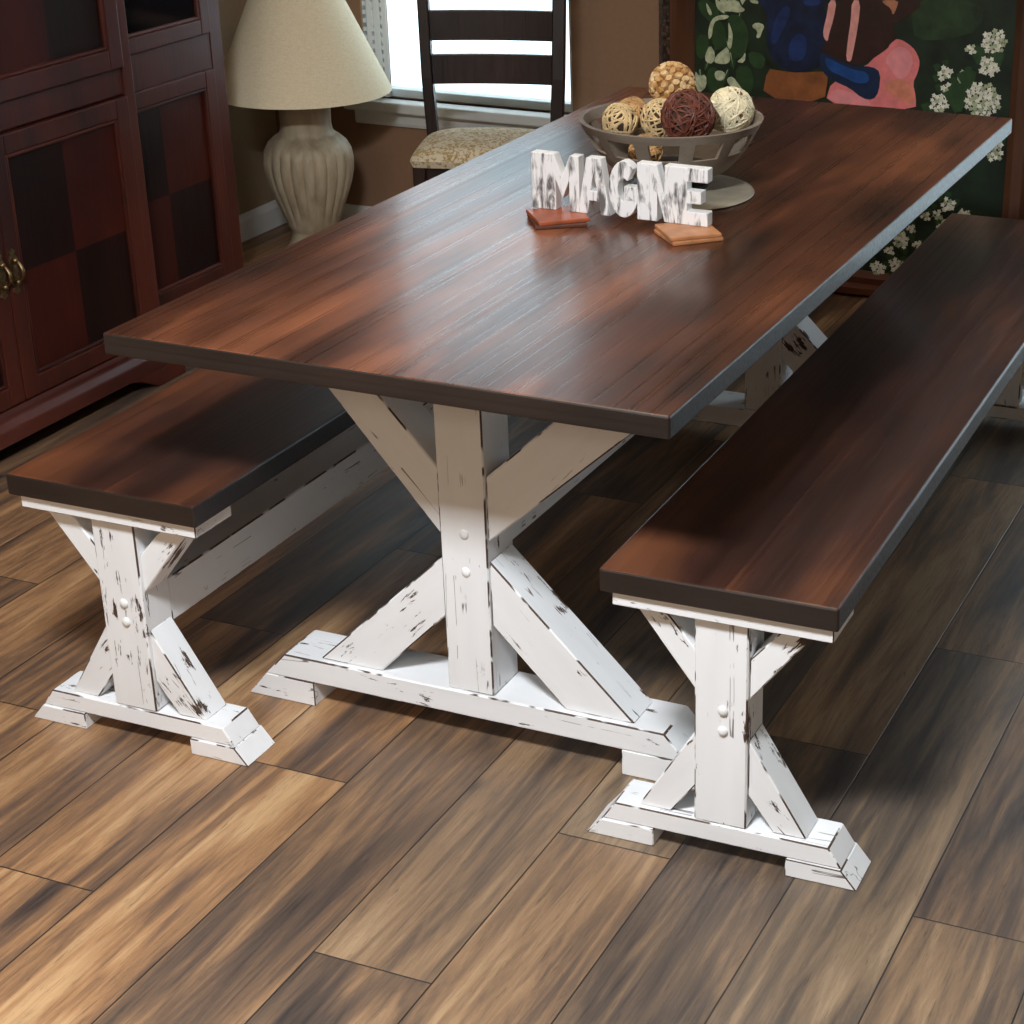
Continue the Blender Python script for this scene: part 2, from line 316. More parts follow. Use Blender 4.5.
# painted shapes on the canvas, metres in the picture plane (x, height)
POLY={
'leafdk':[[(-0.655,0.826),(-0.609,0.829),(-0.578,0.78),(-0.609,0.761),(-0.646,0.793)],[(-0.609,0.773),(-0.572,0.769),(-0.559,0.705),(-0.589,0.683),(-0.611,0.716)],[(-0.655,0.727),(-0.618,0.732),(-0.617,0.681),(-0.639,0.656),(-0.658,0.669)],[(-0.56,0.793),(-0.517,0.79),(-0.491,0.738),(-0.506,0.677),(-0.543,0.663),(-0.559,0.73)],[(-0.626,0.628),(-0.595,0.642),(-0.57,0.604),(-0.57,0.569),(-0.62,0.565)],[(-0.533,0.647),(-0.49,0.65),(-0.474,0.605),(-0.489,0.566),(-0.514,0.57),(-0.533,0.606)],[(-0.497,0.695),(-0.442,0.685),(-0.447,0.642),(-0.49,0.65)]],
'leafwh':[[(-0.628,0.825),(-0.606,0.792),(-0.615,0.783),(-0.624,0.8)],[(-0.584,0.797),(-0.569,0.831),(-0.529,0.834),(-0.52,0.817),(-0.505,0.807),(-0.523,0.798),(-0.553,0.801)],[(-0.621,0.738),(-0.612,0.772),(-0.59,0.788),(-0.553,0.79),(-0.562,0.778),(-0.596,0.773),(-0.605,0.756),(-0.608,0.727),(-0.618,0.715)],[(-0.559,0.776),(-0.547,0.748),(-0.543,0.731),(-0.549,0.691),(-0.562,0.702),(-0.556,0.731)],[(-0.63,0.671),(-0.614,0.704),(-0.596,0.677),(-0.605,0.647),(-0.627,0.651)],[(-0.596,0.671),(-0.574,0.69),(-0.559,0.702),(-0.549,0.668),(-0.558,0.651),(-0.583,0.649),(-0.602,0.653)],[(-0.533,0.658),(-0.515,0.671),(-0.503,0.692),(-0.506,0.657)],[(-0.489,0.763),(-0.471,0.776),(-0.446,0.769),(-0.455,0.749),(-0.461,0.731),(-0.473,0.731),(-0.467,0.751)],[(-0.661,0.626),(-0.648,0.609),(-0.626,0.617),(-0.623,0.582),(-0.645,0.56),(-0.658,0.574)],[(-0.601,0.624),(-0.583,0.632),(-0.564,0.624),(-0.573,0.601),(-0.595,0.602)],[(-0.561,0.61),(-0.542,0.617),(-0.52,0.59),(-0.504,0.574),(-0.526,0.569),(-0.557,0.593)],[(-0.496,0.836),(-0.469,0.837),(-0.466,0.826),(-0.487,0.828)]],
'bluedk':[[(-0.438,0.833),(-0.373,0.843),(-0.278,0.849),(-0.265,0.811),(-0.24,0.763),(-0.25,0.712),(-0.266,0.672),(-0.293,0.658),(-0.338,0.644),(-0.38,0.646),(-0.423,0.672),(-0.443,0.727)]],
'blue':[[(-0.417,0.79),(-0.384,0.831),(-0.366,0.816),(-0.389,0.764),(-0.412,0.718),(-0.43,0.717)],[(-0.37,0.732),(-0.341,0.756),(-0.316,0.735),(-0.324,0.684),(-0.35,0.671),(-0.375,0.681)],[(-0.337,0.845),(-0.278,0.849),(-0.283,0.835),(-0.325,0.829)]],
'box':[[(-0.435,0.648),(-0.407,0.644),(-0.344,0.641),(-0.266,0.652),(-0.251,0.645),(-0.263,0.558),(-0.452,0.561)]],
'pink':[[(-0.26,0.559),(-0.241,0.628),(-0.142,0.675),(-0.12,0.699),(-0.098,0.723),(-0.081,0.74),(-0.07,0.747),(-0.064,0.755),(-0.05,0.756),(-0.035,0.752),(-0.009,0.737),(0.007,0.716),(0.014,0.695),(0.009,0.667),(-0.004,0.638),(0.007,0.602),(0.009,0.563),(-0.126,0.564)]],
'pinklt':[[(-0.091,0.695),(-0.058,0.736),(-0.023,0.733),(-0.004,0.702),(-0.019,0.656),(-0.047,0.643),(-0.066,0.669)],[(-0.257,0.565),(-0.237,0.606),(-0.181,0.599),(-0.132,0.58),(-0.12,0.564)]],
'salmon':[[(-0.082,0.635),(-0.042,0.649),(-0.003,0.635),(0.005,0.574),(-0.051,0.592),(-0.081,0.612)]],
'hair':[[(-0.266,0.849),(-0.052,0.862),(-0.062,0.829),(-0.069,0.785),(-0.053,0.759),(-0.075,0.741),(-0.08,0.729),(-0.103,0.711),(-0.137,0.687),(-0.183,0.672),(-0.231,0.674),(-0.266,0.666),(-0.28,0.71),(-0.245,0.757),(-0.259,0.806)]],
'skin':[[(-0.104,0.859),(-0.055,0.862),(-0.06,0.84),(-0.07,0.818),(-0.077,0.839),(-0.097,0.849)]],
'rib':[[(-0.257,0.85),(-0.234,0.851),(-0.241,0.801),(-0.254,0.756),(-0.257,0.734),(-0.269,0.744),(-0.272,0.766),(-0.262,0.806)],[(-0.19,0.854),(-0.164,0.855),(-0.17,0.778),(-0.182,0.706),(-0.187,0.683),(-0.202,0.687),(-0.198,0.743),(-0.191,0.799)]],
'sleeve':[[(-0.28,0.71),(-0.237,0.691),(-0.177,0.672),(-0.125,0.676),(-0.098,0.661),(-0.101,0.605),(-0.118,0.581),(-0.15,0.584),(-0.187,0.61),(-0.229,0.624),(-0.259,0.638),(-0.278,0.665)]],
'sleevelt':[[(-0.267,0.694),(-0.231,0.68),(-0.177,0.661),(-0.136,0.659),(-0.129,0.631),(-0.164,0.623),(-0.212,0.642),(-0.254,0.656)]],
'greenlt':[[(-0.038,0.863),(0.186,0.876),(0.178,0.796),(0.095,0.763),(-0.004,0.756),(-0.015,0.81)]],
}
FLOW=[(0.221,0.766,0.04),(0.156,0.743,0.016),(0.086,0.672,0.022),(0.209,0.698,0.03),(0.141,0.663,0.022),(0.103,0.624,0.025),(0.074,0.588,0.031),(0.198,0.606,0.058),(0.236,0.47,0.034),(0.116,0.304,0.023),(0.086,0.272,0.018),(0.1,0.238,0.012),(0.054,0.263,0.015),(0.035,0.178,0.015),(-0.014,0.185,0.027),(-0.048,0.151,0.015),(-0.079,0.093,0.024),(-0.025,0.111,0.024),(0.014,0.223,0.014),(0.07,0.194,0.012),(0.176,0.287,0.009)]
WEDGE= [(0.081, 0.248), (0.139, 0.271), (0.158, 0.297), (0.197, 0.269), (0.111, 0.245)]

# ------------------------------------------------------------------ setting
WX, WY, CZ, RX, FY = -2.17, 3.0, 2.6, 3.2, -4.2        # left wall, back wall, ceiling, right wall, wall behind the camera
T = .14
bm = B(); box(bm, WX-T, RX+T, FY-T, WY+T, -.1, 0); struct('floor', bm, M['floor'])
bm = B(); box(bm, WX-T, RX+T, FY-T, WY+T, CZ, CZ+.1); struct('ceiling', bm, M['ceil'])
W0, W1, WB, WT = -1.82, -1.09, .445, 2.05               # window opening in the back wall
DX0, DX1, DZ = .60, 2.40, 2.05                          # glazed patio door, also in the back wall
bm = B(); box(bm, WX-T, W0, WY, WY+T, 0, CZ); box(bm, W1, DX0, WY, WY+T, 0, CZ); box(bm, DX0, DX1, WY, WY+T, DZ, CZ); box(bm, DX1, RX+T, WY, WY+T, 0, CZ); box(bm, W0, W1, WY, WY+T, 0, WB); box(bm, W0, W1, WY, WY+T, WT, CZ)
struct('wall_back', bm, M['wall'])
bm = B(); box(bm, WX-T, WX, FY-T, WY, 0, CZ); struct('wall_left', bm, M['wall_side'])
bm = B(); box(bm, WX, RX, FY-T, FY, 0, CZ); struct('wall_front', bm, M['wall_side'])
bm = B(); box(bm, RX, RX+T, FY-T, WY, 0, CZ)
struct('wall_right', bm, M['wall_side'])
def base_prof(h=.085, t=.014): return [(0, 0), (t, 0), (t, h*.75), (t*.5, h*.92), (t*.35, h), (0, h)]
bm = B(); prism(bm, [(WX+p, q) for p, q in base_prof()], -4.2, WY, 'xz'); struct('baseboard_left', bm, M['trim'])
bm = B(); prism(bm, [(WY-p, q) for p, q in base_prof()], WX+.014, DX0-.05, 'yz'); prism(bm, [(WY-p, q) for p, q in base_prof()], DX1+.05, RX, 'yz'); struct('baseboard_back', bm, M['trim'])

def win_frame(name):
    b_ = B()
    y0, y1 = WY+.03, WY+.075
    fr = .022
    box(b_, W0, W0+fr, y0, y1, WB, WT); box(b_, W1-fr, W1, y0, y1, WB, WT); box(b_, W0+fr, W1-fr, y0, y1, WT-.03, WT); box(b_, W0+fr, W1-fr, y0, y1, WB, WB+.026)
    box(b_, W0+fr, W1-fr, y0+.005, y1-.005, 1.235, 1.27)
    o = obj(name, b_, M['trim_grey'], bevel=.003); o['kind'] = 'structure'; return o
wf = win_frame('window_1')
bm = B(); box(bm, W0+.02, W1-.02, WY+.052, WY+.056, WB+.02, WT-.03); obj('pane', bm, M['glass'], wf)
bm = B(); box(bm, W0-.055, W1+.055, WY-.055, WY+.03, WB-.034, WB); obj('window_sill', bm, M['trim'], wf, bevel=.006)
bm = B(); prism(bm, [(WY, .362), (WY-.014, .362), (WY-.018, .372), (WY-.018, .395), (WY-.022, .41), (WY, .41)], W0-.035, W1+.035, 'yz'); obj('sill_apron', bm, M['trim'], wf)
# patio door frame
bm = B()
for a, b_ in ((DX0, DX0+.06), ((DX0+DX1)/2-.03, (DX0+DX1)/2+.03), (DX1-.06, DX1)): box(bm, a, b_, WY+.03, WY+.09, 0, DZ)
box(bm, DX0+.06, DX1-.06, WY+.03, WY+.09, DZ-.06, DZ); box(bm, DX0+.06, DX1-.06, WY+.03, WY+.09, 0, .07)
pf = struct('door_1', bm, M['trim'], .003)
bm = B(); box(bm, DX0+.055, DX1-.055, WY+.055, WY+.061, .065, DZ-.055); obj('pane', bm, M['glass'], pf)
# lace strip hanging at the left of the window
bm = B(); n = 40; fa = []
for s in (0, 1):
    col = []
    for i in range(n+1):
        t = i/n; x = W0+.006 + t*.088; y = WY+.004 - s*.003 + .007*math.sin(t*PI*7)
        col.append([bm.verts.new((x, y, z)) for z in (WB+.005, WT-.04)])
    fa.append(col)
for s in (0, 1):
    for a, b_ in zip(fa[s], fa[s][1:]): bm.faces.new((a[0], b_[0], b_[1], a[1])).smooth = True
lc = obj('lace_curtain', bm, M['lace'])
tag(lc, 'narrow pale lace curtain strip at the left side of the bright window', 'curtain')
bm = B(); tube(bm, [(W0+.002, WY+.008, WT-.045), (W1-.002, WY+.008, WT-.045)], .006, 10); obj('rod', bm, M['brass'], lc)

# ------------------------------------------------------------------ trestle table and benches
def quad_mirror(pts): return [(-x, z) for x, z in pts][::-1]
H, TW, TL, TT = .762, .9633, 2.044, .036
table = thing('dining_table', 'long farmhouse trestle dining table with walnut stained top and distressed white X base', 'table', (0, 0, 0))
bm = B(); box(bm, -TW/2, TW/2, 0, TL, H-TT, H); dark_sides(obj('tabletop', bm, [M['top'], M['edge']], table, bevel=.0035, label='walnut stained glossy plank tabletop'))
fy, fd, fh = .239, .106, .095
def trestle(y0, sgn, root):
    y1 = y0 + fd
    b_ = B(); prism(b_, [(-.412, .048), (-.370, fh), (.370, fh), (.412, .048)], y0, y1); beam = obj('foot_beam', b_, M['wx'], root, bevel=.003)
    for s in (-1, 1):
        pts = [(-.452, 0), (-.312, 0), (-.312, .048), (-.412, .048)] if s < 0 else [(.292, 0), (.452, 0), (.412, .048), (.292, .048)]
        b_ = B(); prism(b_, pts, y0, y1); obj('foot_block', b_, M['wx'], beam, bevel=.002)
    b_ = B(); box(b_, -.038, .050, y0+.006, y1-.006, fh, H-TT-.03); post = obj('post', b_, M['wv'], root, bevel=.003)
    fr = y0 + (.006 if sgn > 0 else fd-.006)
    for x, z in ((.008, .395), (.008, .325)):
        b_ = B(); sphere(b_, (x, fr, z), .009, 14, 8, sc=(1, .45, 1)); obj('bolt', b_, M['bolt'], post)
    top = H-TT-.03
    for pts in ([(-.308, top), (-.214, top), (-.038, .505), (-.038, .382)], [(.262, top), (.050, .502), (.050, .385), (.400, top)],
                [(-.038, .345), (-.038, .232), (-.175, fh), (-.300, fh)], [(.050, .350), (.050, .230), (.185, fh), (.312, fh)]):
        left_side = pts[0][0] < 0; upper = pts[0][1] > .5
        b_ = B(); prism(b_, pts, y0+.012, y1-.012); obj('brace', b_, M['wd-' if left_side == upper else 'wd+'], root, bevel=.003)
    b_ = B(); box(b_, -.40, .40, y0, y1, H-TT-.03, H-TT); obj('cleat', b_, M['wx'], root, bevel=.002)
trestle(fy, 1, table); trestle(TL-fy-fd, -1, table)
bm = B(); box(bm, -.032, .044, fy+fd-.006, TL-fy-fd+.006, .345, .425); obj('stretcher', bm, M['wy'], table, bevel=.003)

BW, BL, BZ, BT = .3745, 2.15, .4860, .0385
bench = thing('bench', 'walnut topped trestle bench on the right side of the table, pulled further forward', 'bench', (.5362, .0438, 0), .0157)
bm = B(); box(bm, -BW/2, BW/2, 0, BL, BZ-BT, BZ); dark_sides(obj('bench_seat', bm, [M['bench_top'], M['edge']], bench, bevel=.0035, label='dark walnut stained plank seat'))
def btrestle(y0, sgn, root):
    d = .078; y1 = y0+d; h = .064; zc = BZ-BT-.024
    b_ = B(); prism(b_, [(-.200, .031), (-.178, h), (.178, h), (.200, .031)], y0, y1); beam = obj('foot_beam', b_, M['wx'], root, bevel=.0025)
    for s in (-1, 1):
        pts = [(-.226, 0), (-.110, 0), (-.110, .031), (-.200, .031)] if s < 0 else [(.110, 0), (.226, 0), (.200, .031), (.110, .031)]
        b_ = B(); prism(b_, pts, y0-.004, y1+.004); obj('foot_block', b_, M['wx'], beam, bevel=.002)
    b_ = B(); box(b_, -.043, .043, y0+.002, y1-.002, h, zc); post = obj('post', b_, M['wv'], root, bevel=.003)
    fr = y0 + (.002 if sgn > 0 else d-.002)
    for z in (.268, .233):
        b_ = B(); sphere(b_, (.004, fr, z), .0088, 14, 8, sc=(1, .6, 1)); obj('bolt', b_, M['bolt'], post)
    UL = [(-.146, zc), (-.098, zc), (-.043, .360), (-.043, .290)]
    LL = [(-.043, .220), (-.043, .122), (-.085, h), (-.140, h)]
    for pts in (UL, quad_mirror(UL), LL, quad_mirror(LL)):
        left_side = sum(p[0] for p in pts) < 0; upper = pts[0][1] > .28 or pts[-1][1] > .28
        b_ = B(); prism(b_, pts, y0+.010, y1-.006); obj('brace', b_, M['wd-' if left_side == upper else 'wd+'], root, bevel=.0025)
    b_ = B(); box(b_, -.171, .178, y0-.012, y1+.012, zc, BZ-BT); obj('cleat', b_, M['wx'], root, bevel=.002)
btrestle(.022, 1, bench); btrestle(BL-.022-.078-.06, -1, bench)
left = dup(bench, (-.5323, -.0015, 0), .0049, 'walnut topped trestle bench on the left side of the table, beside the red cabinet')
bm = B(); box(bm, -.040, .040, .10, BL-.16, .205, .288); obj('stretcher', bm, M['wy'], left, bevel=.003)

# ------------------------------------------------------------------ things on the table
def ball(name, c, r, vine, core, label, n=34, rad=.0016, seed=0, group='decorative balls in the openwork bowl'):
    R_ = random.Random(seed); b_ = B(); sphere(b_, (0, 0, 0), r*.88, 20, 14, 1)
    for i in range(n):
        ax = Vector((R_.gauss(0, 1), R_.gauss(0, 1), R_.gauss(0, 1))).normalized(); u = ax.orthogonal().normalized(); v = ax.cross(u)
        off = R_.uniform(-.55, .55); rr = math.sqrt(1-off*off); q = r*R_.uniform(.93, 1.0) - rad
        ph = R_.uniform(0, 6.28)
        pts = [q*(ax*off + rr*(math.cos(a)*u + math.sin(a)*v)) * (1+.02*math.sin(3*a+ph)) for a in [2*PI*k/26 for k in range(26)]]
        tube(b_, pts, rad, 5, 0, True)
    o = obj(name, b_, [M[vine], M[core]], loc=c); return tag(o, label, 'ball', group)
BC = Vector((.0, 1.165, 0))
ZT = H
# plate
bm = B(); lathe(bm, [(.146, ZT+.0004), (.150, ZT+.0025), (.148, ZT+.0055), (.140, ZT+.006), (.03, ZT+.006)], 56)
pl = obj('plate', bm, M['plate'], loc=(.028, 1.135, 0)); tag(pl, 'round stone coloured plate under the openwork bowl', 'plate')
# bowl
bowl = thing('bowl', 'large round openwork wooden bowl filled with decorative balls', 'bowl', (BC.x, BC.y, ZT+.006))
def wall_r(z):   # z above the bowl foot
    t = max(0, min(1, (z-.028)/.107)); return .088 + (.182-.088)*t**.55
bm = B()
NS = 120
def band(bm, z0, z1, th, a0=None, a1=None, steps=3):
    """solid curved panel of the bowl wall"""
    full = a0 is None
    A = [2*PI*i/NS for i in range(NS)] if full else [a0 + (a1-a0)*i/6 for i in range(7)]
    outer, inner = [], []
    for s in range(steps+1):
        z = z0 + (z1-z0)*s/steps; r = wall_r(z)
        outer.append([bm.verts.new((r*math.cos(a), r*math.sin(a), z)) for a in A]); inner.append([bm.verts.new(((r-th)*math.cos(a), (r-th)*math.sin(a), z)) for a in A])
    n = len(A); rng_ = range(n) if full else range(n-1)
    for i in rng_:
        k = (i+1) % n
        for s in range(steps):
            bm.faces.new((outer[s][i], outer[s][k], outer[s+1][k], outer[s+1][i])).smooth = True
            bm.faces.new((inner[s][k], inner[s][i], inner[s+1][i], inner[s+1][k])).smooth = True
        bm.faces.new((outer[0][k], outer[0][i], inner[0][i], inner[0][k])); bm.faces.new((outer[-1][i], outer[-1][k], inner[-1][k], inner[-1][i]))
    if not full:
        for i in (0, n-1):
            for s in range(steps): bm.faces.new((outer[s][i], outer[s+1][i], inner[s+1][i], inner[s][i]))
band(bm, .028, .082, .008, steps=8)
band(bm, .118, .135, .010, steps=2)
for i in range(12):
    a = 2*PI*(i+.1)/12; band(bm, .082, .118, .0085, a-.085, a+.085, 3)
obj('bowl_wall', bm, M['bowl'], bowl)
bm = B(); lathe(bm, [(.074, 0), (.076, .008), (.056, .014), (.055, .024), (.080, .030), (.090, .036), (.02, .038)], 40); obj('bowl_foot', bm, M['bowl_dark'], bowl, label='dark round pedestal foot')
bz = ZT + .006
def bp(dx, dy, z): return (BC.x+dx, BC.y+dy, bz+z)
# petal ball
def chip_ball(c, r, label):
    b_ = B(); sphere(b_, (0, 0, 0), r*.90, 20, 14, 1); N = 95
    for i in range(N):
        z = 1-2*(i+.5)/N; ph = i*2.39996; rr = math.sqrt(1-z*z); d = Vector((rr*math.cos(ph), rr*math.sin(ph), z))
        u = d.orthogonal().normalized(); v = d.cross(u); an = rnd.uniform(0, 6.28); u, v = u*math.cos(an)+v*math.sin(an), v*math.cos(an)-u*math.sin(an)
        s = r*.17
        ring = [(s*math.cos(t)*(1.15), s*math.sin(t)*.85) for t in [2*PI*k/7 for k in range(7)]]
        lo = [b_.verts.new(d*r*.88 + u*x + v*y) for x, y in ring]; hi = [b_.verts.new(d*r*(1.0+.02*rnd.random()) + u*x*.8 + v*y*.8) for x, y in ring]
        b_.faces.new(hi)
        for k in range(7): b_.faces.new((lo[k], lo[(k+1) % 7], hi[(k+1) % 7], hi[k]))
    o = obj('decorative_ball', b_, [M['chips'], M['core_tan']], loc=c); return tag(o, label, 'ball', 'decorative balls in the openwork bowl')
BALLS = [  # centre, radius
    ('chip', (-.045, 1.280, .940), .047, None, None, 'ball covered in golden wood chips, highest at the back of the bowl'),
    ('vine', (.098, 1.236, .910), .047, 'vine_white', 'core_tan', 'creamy white ball of woven cane at the right of the bowl'),
    ('vine', (.052, 1.125, .915), .054, 'vine_brown', 'core_dark', 'dark brown vine ball at the front of the bowl'),
    ('vine', (-.032, 1.185, .893), .041, 'vine_cream', 'core_dark', 'cream vine ball just left of the dark brown ball'),
    ('vine', (-.102, 1.146, .890), .037, 'vine_cream', 'core_dark', 'pale tan vine ball, second from the left in the bowl'),
    ('vine', (-.106, 1.222, .890), .034, 'vine_tan', 'core_dark', 'tan twig ball at the left rim of the bowl'),
    ('vine', (-.026, 1.096, .848), .034, 'vine_tan', 'core_tan', 'golden ball low in the bowl, seen through the openings'),
]
for i, (kind, c_, r, vn, cr, lab) in enumerate(BALLS):
    if kind == 'chip': chip_ball(c_, r, lab)
    else: ball('decorative_ball', c_, r, vn, cr, lab, n={'vine_white': 60, 'vine_brown': 60}.get(vn, 36), rad={'vine_white': .0022}.get(vn, .0017), seed=i+3)

# sign
def coaster(cx, cy, rz, z, mat, label, s=.098):
    b_ = B(); box(b_, -s/2, s/2, -s/2, s/2, 0, .0075)
    o = obj('coaster', b_, [mat], loc=(cx, cy, z), bevel=.002); o.rotation_euler = (0, 0, rz)
    return tag(o, label, 'coaster', 'square coasters stacked under the word sign')
coaster(-.101, .851, .62, ZT, M['coaster_edge'], 'lower dark square coaster under the left end of the word sign')
coaster(-.101, .855, .72, ZT+.0075, M['coaster_rust'], 'upper rust red square coaster under the left end of the word sign')
coaster(.165, .850, .78, ZT, M['coaster_oak'], 'lower golden square coaster under the right end of the word sign')
coaster(.163, .852, .70, ZT+.0075, M['coaster_oak'], 'upper golden square coaster under the right end of the word sign')
sign = thing('word_sign', 'whitewashed wooden block letters reading IMAGINE on the table', 'sign', (-.164, .888, ZT+.0152), -.012)
def letter_polys(ch, w, h):
    s = .34*h
    if ch == 'I': return [[(0, 0), (w, 0), (w, h), (0, h)]]
    if ch == 'M':
        t = w*.30; return [[(0, 0), (t, 0), (t*1.0, h*.55), (w/2, h*.22), (w-t, h*.55), (w-t, 0), (w, 0), (w, h), (w-t*.9, h), (w/2, h*.62), (t*.9, h), (0, h)]]
    if ch == 'A':
        t = w*.30; ap = w*.22
        return [[(0, 0), (t, 0), (t+w*.06, h*.24), (w/2, h*.24), (w/2, h*.42), (t+w*.10, h*.42), (w/2, h*.74), (w/2, h), (w/2-ap, h)],
                [(w, 0), (w/2+ap, h), (w/2, h), (w/2, h*.74), (w-t-w*.10, h*.42), (w/2, h*.42), (w/2, h*.24), (w-t-w*.06, h*.24), (w-t, 0)]]
    if ch == 'G':
        def arc(rx, ry, a0, a1, n=16): return [(w/2 + rx*math.cos(math.radians(a0+(a1-a0)*i/n)), h/2 + ry*math.sin(math.radians(a0+(a1-a0)*i/n))) for i in range(n+1)]
        o_ = arc(w/2, h/2, 48, 335, 22); i_ = arc(w*.19, h*.20, 335, 48, 18)
        return [o_ + i_, [(w*.52, h*.30), (w, h*.30), (w, h*.56), (w*.52, h*.56)]]
    if ch == 'N':
        t = w*.34; return [[(0, 0), (t, 0), (t, h*.50), (w-t, 0), (w, 0), (w, h), (w-t, h), (w-t, h*.48), (t, h), (0, h)]]
    if ch == 'E':
        t = w*.44; return [[(0, 0), (w, 0), (w, h*.24), (t, h*.24), (t, h*.38), (w*.82, h*.38), (w*.82, h*.60), (t, h*.60), (t, h*.76), (w, h*.76), (w, h), (0, h)]]
x = 0
for ch, w in (('I', .029), ('M', .070), ('A', .067), ('G', .061), ('I', .025), ('N', .045), ('E', .073)):
    b_ = B()
    for pts in letter_polys(ch, w, .106): prism(b_, [(px+x, pz) for px, pz in pts], -.012, .012)
    obj('letter', b_, M['letter'], sign, bevel=.0015)
    x += w*.95 if ch != 'I' else w

# ------------------------------------------------------------------ cabinet (breakfront hutch on the left)
CX, WXF = -1.62, -1.74                                  # front planes of centre and wing
cab = thing('cabinet', 'tall dark red mahogany breakfront cabinet with panelled doors along the left wall', 'cabinet', (-1.9, .9, 0))
cab_o = Vector((-1.9, .9, 0))
def cb(b_, x0, x1, y0, y1, z0, z1, mi=0): box(b_, x0-cab_o.x, x1-cab_o.x, y0-cab_o.y, y1-cab_o.y, z0, z1, mi)
CY0, CY1, WY1, WY0 = .56, 1.60, 2.15, .01
XB = WX+.02
CH = 2.05
bm = B(); cb(bm, XB, CX-.02, CY0, CY1, .07, CH); cb(bm, CX-.02, CX-.002, 1.562, CY1, .07, CH); cb(bm, CX-.02, CX-.002, CY0, CY0+.04, .07, CH)
cb(bm, CX-.02, CX-.006, CY0+.04, 1.562, .745, .81)
obj('centre_body', bm, M['mah'], cab, bevel=.003)
for a, b2 in ((CY1+.001, WY1), (WY0, CY0-.001)):
    bm = B(); cb(bm, XB, WXF-.02, a, b2, .07, CH); cb(bm, WXF-.02, WXF-.002, b2-.055 if a > CY0 else a, b2 if a > CY0 else a+.055, .07, CH); cb(bm, WXF-.02, WXF-.004, a, b2, .69, .80)
    obj('wing_body', bm, M['mah'], cab, bevel=.003)
# moulded base with bracket feet
bm = B()
def base_run(x, y0, y1, feet=True):
    prof = [(x-.03, .115), (x+.004, .115), (x+.010, .105), (x+.012, .095), (x+.030, .080), (x+.034, .045), (x-.03, .045)]
    prism(bm, [(p-cab_o.x, q) for p, q in prof], y0-cab_o.y, y1-cab_o.y, 'xz')
base_run(CX, CY0-.02, CY1+.03); base_run(WXF, CY1+.03, WY1+.02); base_run(WXF, WY0-.02, CY0-.02)
obj('base_moulding', bm, M['mah_y'], cab, bevel=.003)
def bracket(y, d, x):
    b_ = B(); pts = [(0, 0), (d*.15, 0), (d*.19, .014), (d*.24, .034), (d*.30, .045), (0, .045)] if True else []
    prism(b_, [(y-cab_o.y+p, q) for p, q in pts], x-.03-cab_o.x, x+.034-cab_o.x, 'yz'); obj('bracket_foot', b_, M['mah'], cab, bevel=.003)
bracket(CY1+.03, -.75, CX); bracket(CY0-.02, .75, CX); bracket(WY1+.02, -.55, WXF); bracket(WY0-.02, .55, WXF)
bm = B(); cb(bm, XB, CX+.05, CY0-.03, CY1+.03, CH, CH+.06); cb(bm, XB, WXF+.05, WY0-.03, WY1+.03, CH, CH+.05); obj('cornice', bm, M['mah_y'], cab, bevel=.01, seg=3)
def door(x, y0, y1, z0, z1, st=.048, quads=True, handle=None, glass=False, split=None):
    """framed door; recessed panel of four veneers"""
    b_ = B()
    cb(b_, x-.014, x+.006, y0, y0+st, z0, z1); cb(b_, x-.014, x+.006, y1-st, y1, z0, z1)
    cb(b_, x-.014, x+.006, y0+st, y1-st, z0, z0+st); cb(b_, x-.014, x+.006, y0+st, y1-st, z1-st, z1)
    dr = obj('door', b_, M['mah'], cab, bevel=.0035)
    iy0, iy1, iz0, iz1 = y0+st, y1-st, z0+st, z1-st
    b_ = B(); t = .009                                   # bead around the panel
    for p in ((iy0, iy0+t, iz0, iz1), (iy1-t, iy1, iz0, iz1), (iy0+t, iy1-t, iz0, iz0+t), (iy0+t, iy1-t, iz1-t, iz1)): cb(b_, x-.012, x+.0045, *p)
    obj('bead', b_, M['mah_y'], dr, bevel=.003)
    b_ = B(); my = (iy0+iy1)/2; mz = (iz0+iz1)/2 if split is None else split
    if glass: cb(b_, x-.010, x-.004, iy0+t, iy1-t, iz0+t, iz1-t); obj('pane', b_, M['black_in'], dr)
    else:
        for a, b2, c, d, mi in ((iy0+t, my, mz, iz1-t, 1), (my, iy1-t, mz, iz1-t, 0), (iy0+t, my, iz0+t, mz, 0), (my, iy1-t, iz0+t, mz, 1)): cb(b_, x-.012, x-.004, a, b2, c, d, mi)
        obj('panel', b_, [M['ven_l'], M['ven_d']], dr, label='recessed panel of alternating red and dark veneer squares')
    if handle is not None:
        b_ = B(); hy, hz = handle[0]-cab_o.y, handle[1]; hx = x+.006-cab_o.x
        prof = [(0, .055), (.010, .048), (.005, .040), (.014, .030), (.017, .020), (.008, .012), (.012, 0), (.008, -.012), (.017, -.020), (.014, -.030), (.005, -.040), (.010, -.048), (0, -.055)]
        prism(b_, [(hy+p, hz+q) for p, q in prof] + [(hy-p, hz+q) for p, q in prof[::-1][1:-1]], hx, hx+.003, 'yz')
        for s in (-1, 1): sphere(b_, (hx+.008, hy, hz+s*.026), .007, 12, 8)
        tube(b_, [(hx+.008+.016*math.sin(PI*k/10), hy+.003, hz-.026+.052*k/10) for k in range(11)], [.003+.0025*math.sin(PI*k/10) for k in range(11)], 8)
        obj('handle', b_, M['brass'], dr, label='ornate brass handle')
yc = 1.055
door(CX, yc+.002, 1.560, .118, .742, quads=True, handle=(yc+.022, .43), split=.415)
door(CX, .602, yc-.002, .118, .742, handle=(yc-.022, .43), split=.415)
door(CX, yc+.002, 1.560, .812, 1.98, st=.05); door(CX, .602, yc-.002, .812, 1.98, st=.05)
for a, b2 in ((CY1+.003, WY1-.057), (WY0+.057, CY0-.003)):
    door(WXF, a, b2, .118, .705, st=.045, split=.412)
    door(WXF, a, b2, .80, 1.98, st=.042, glass=True)

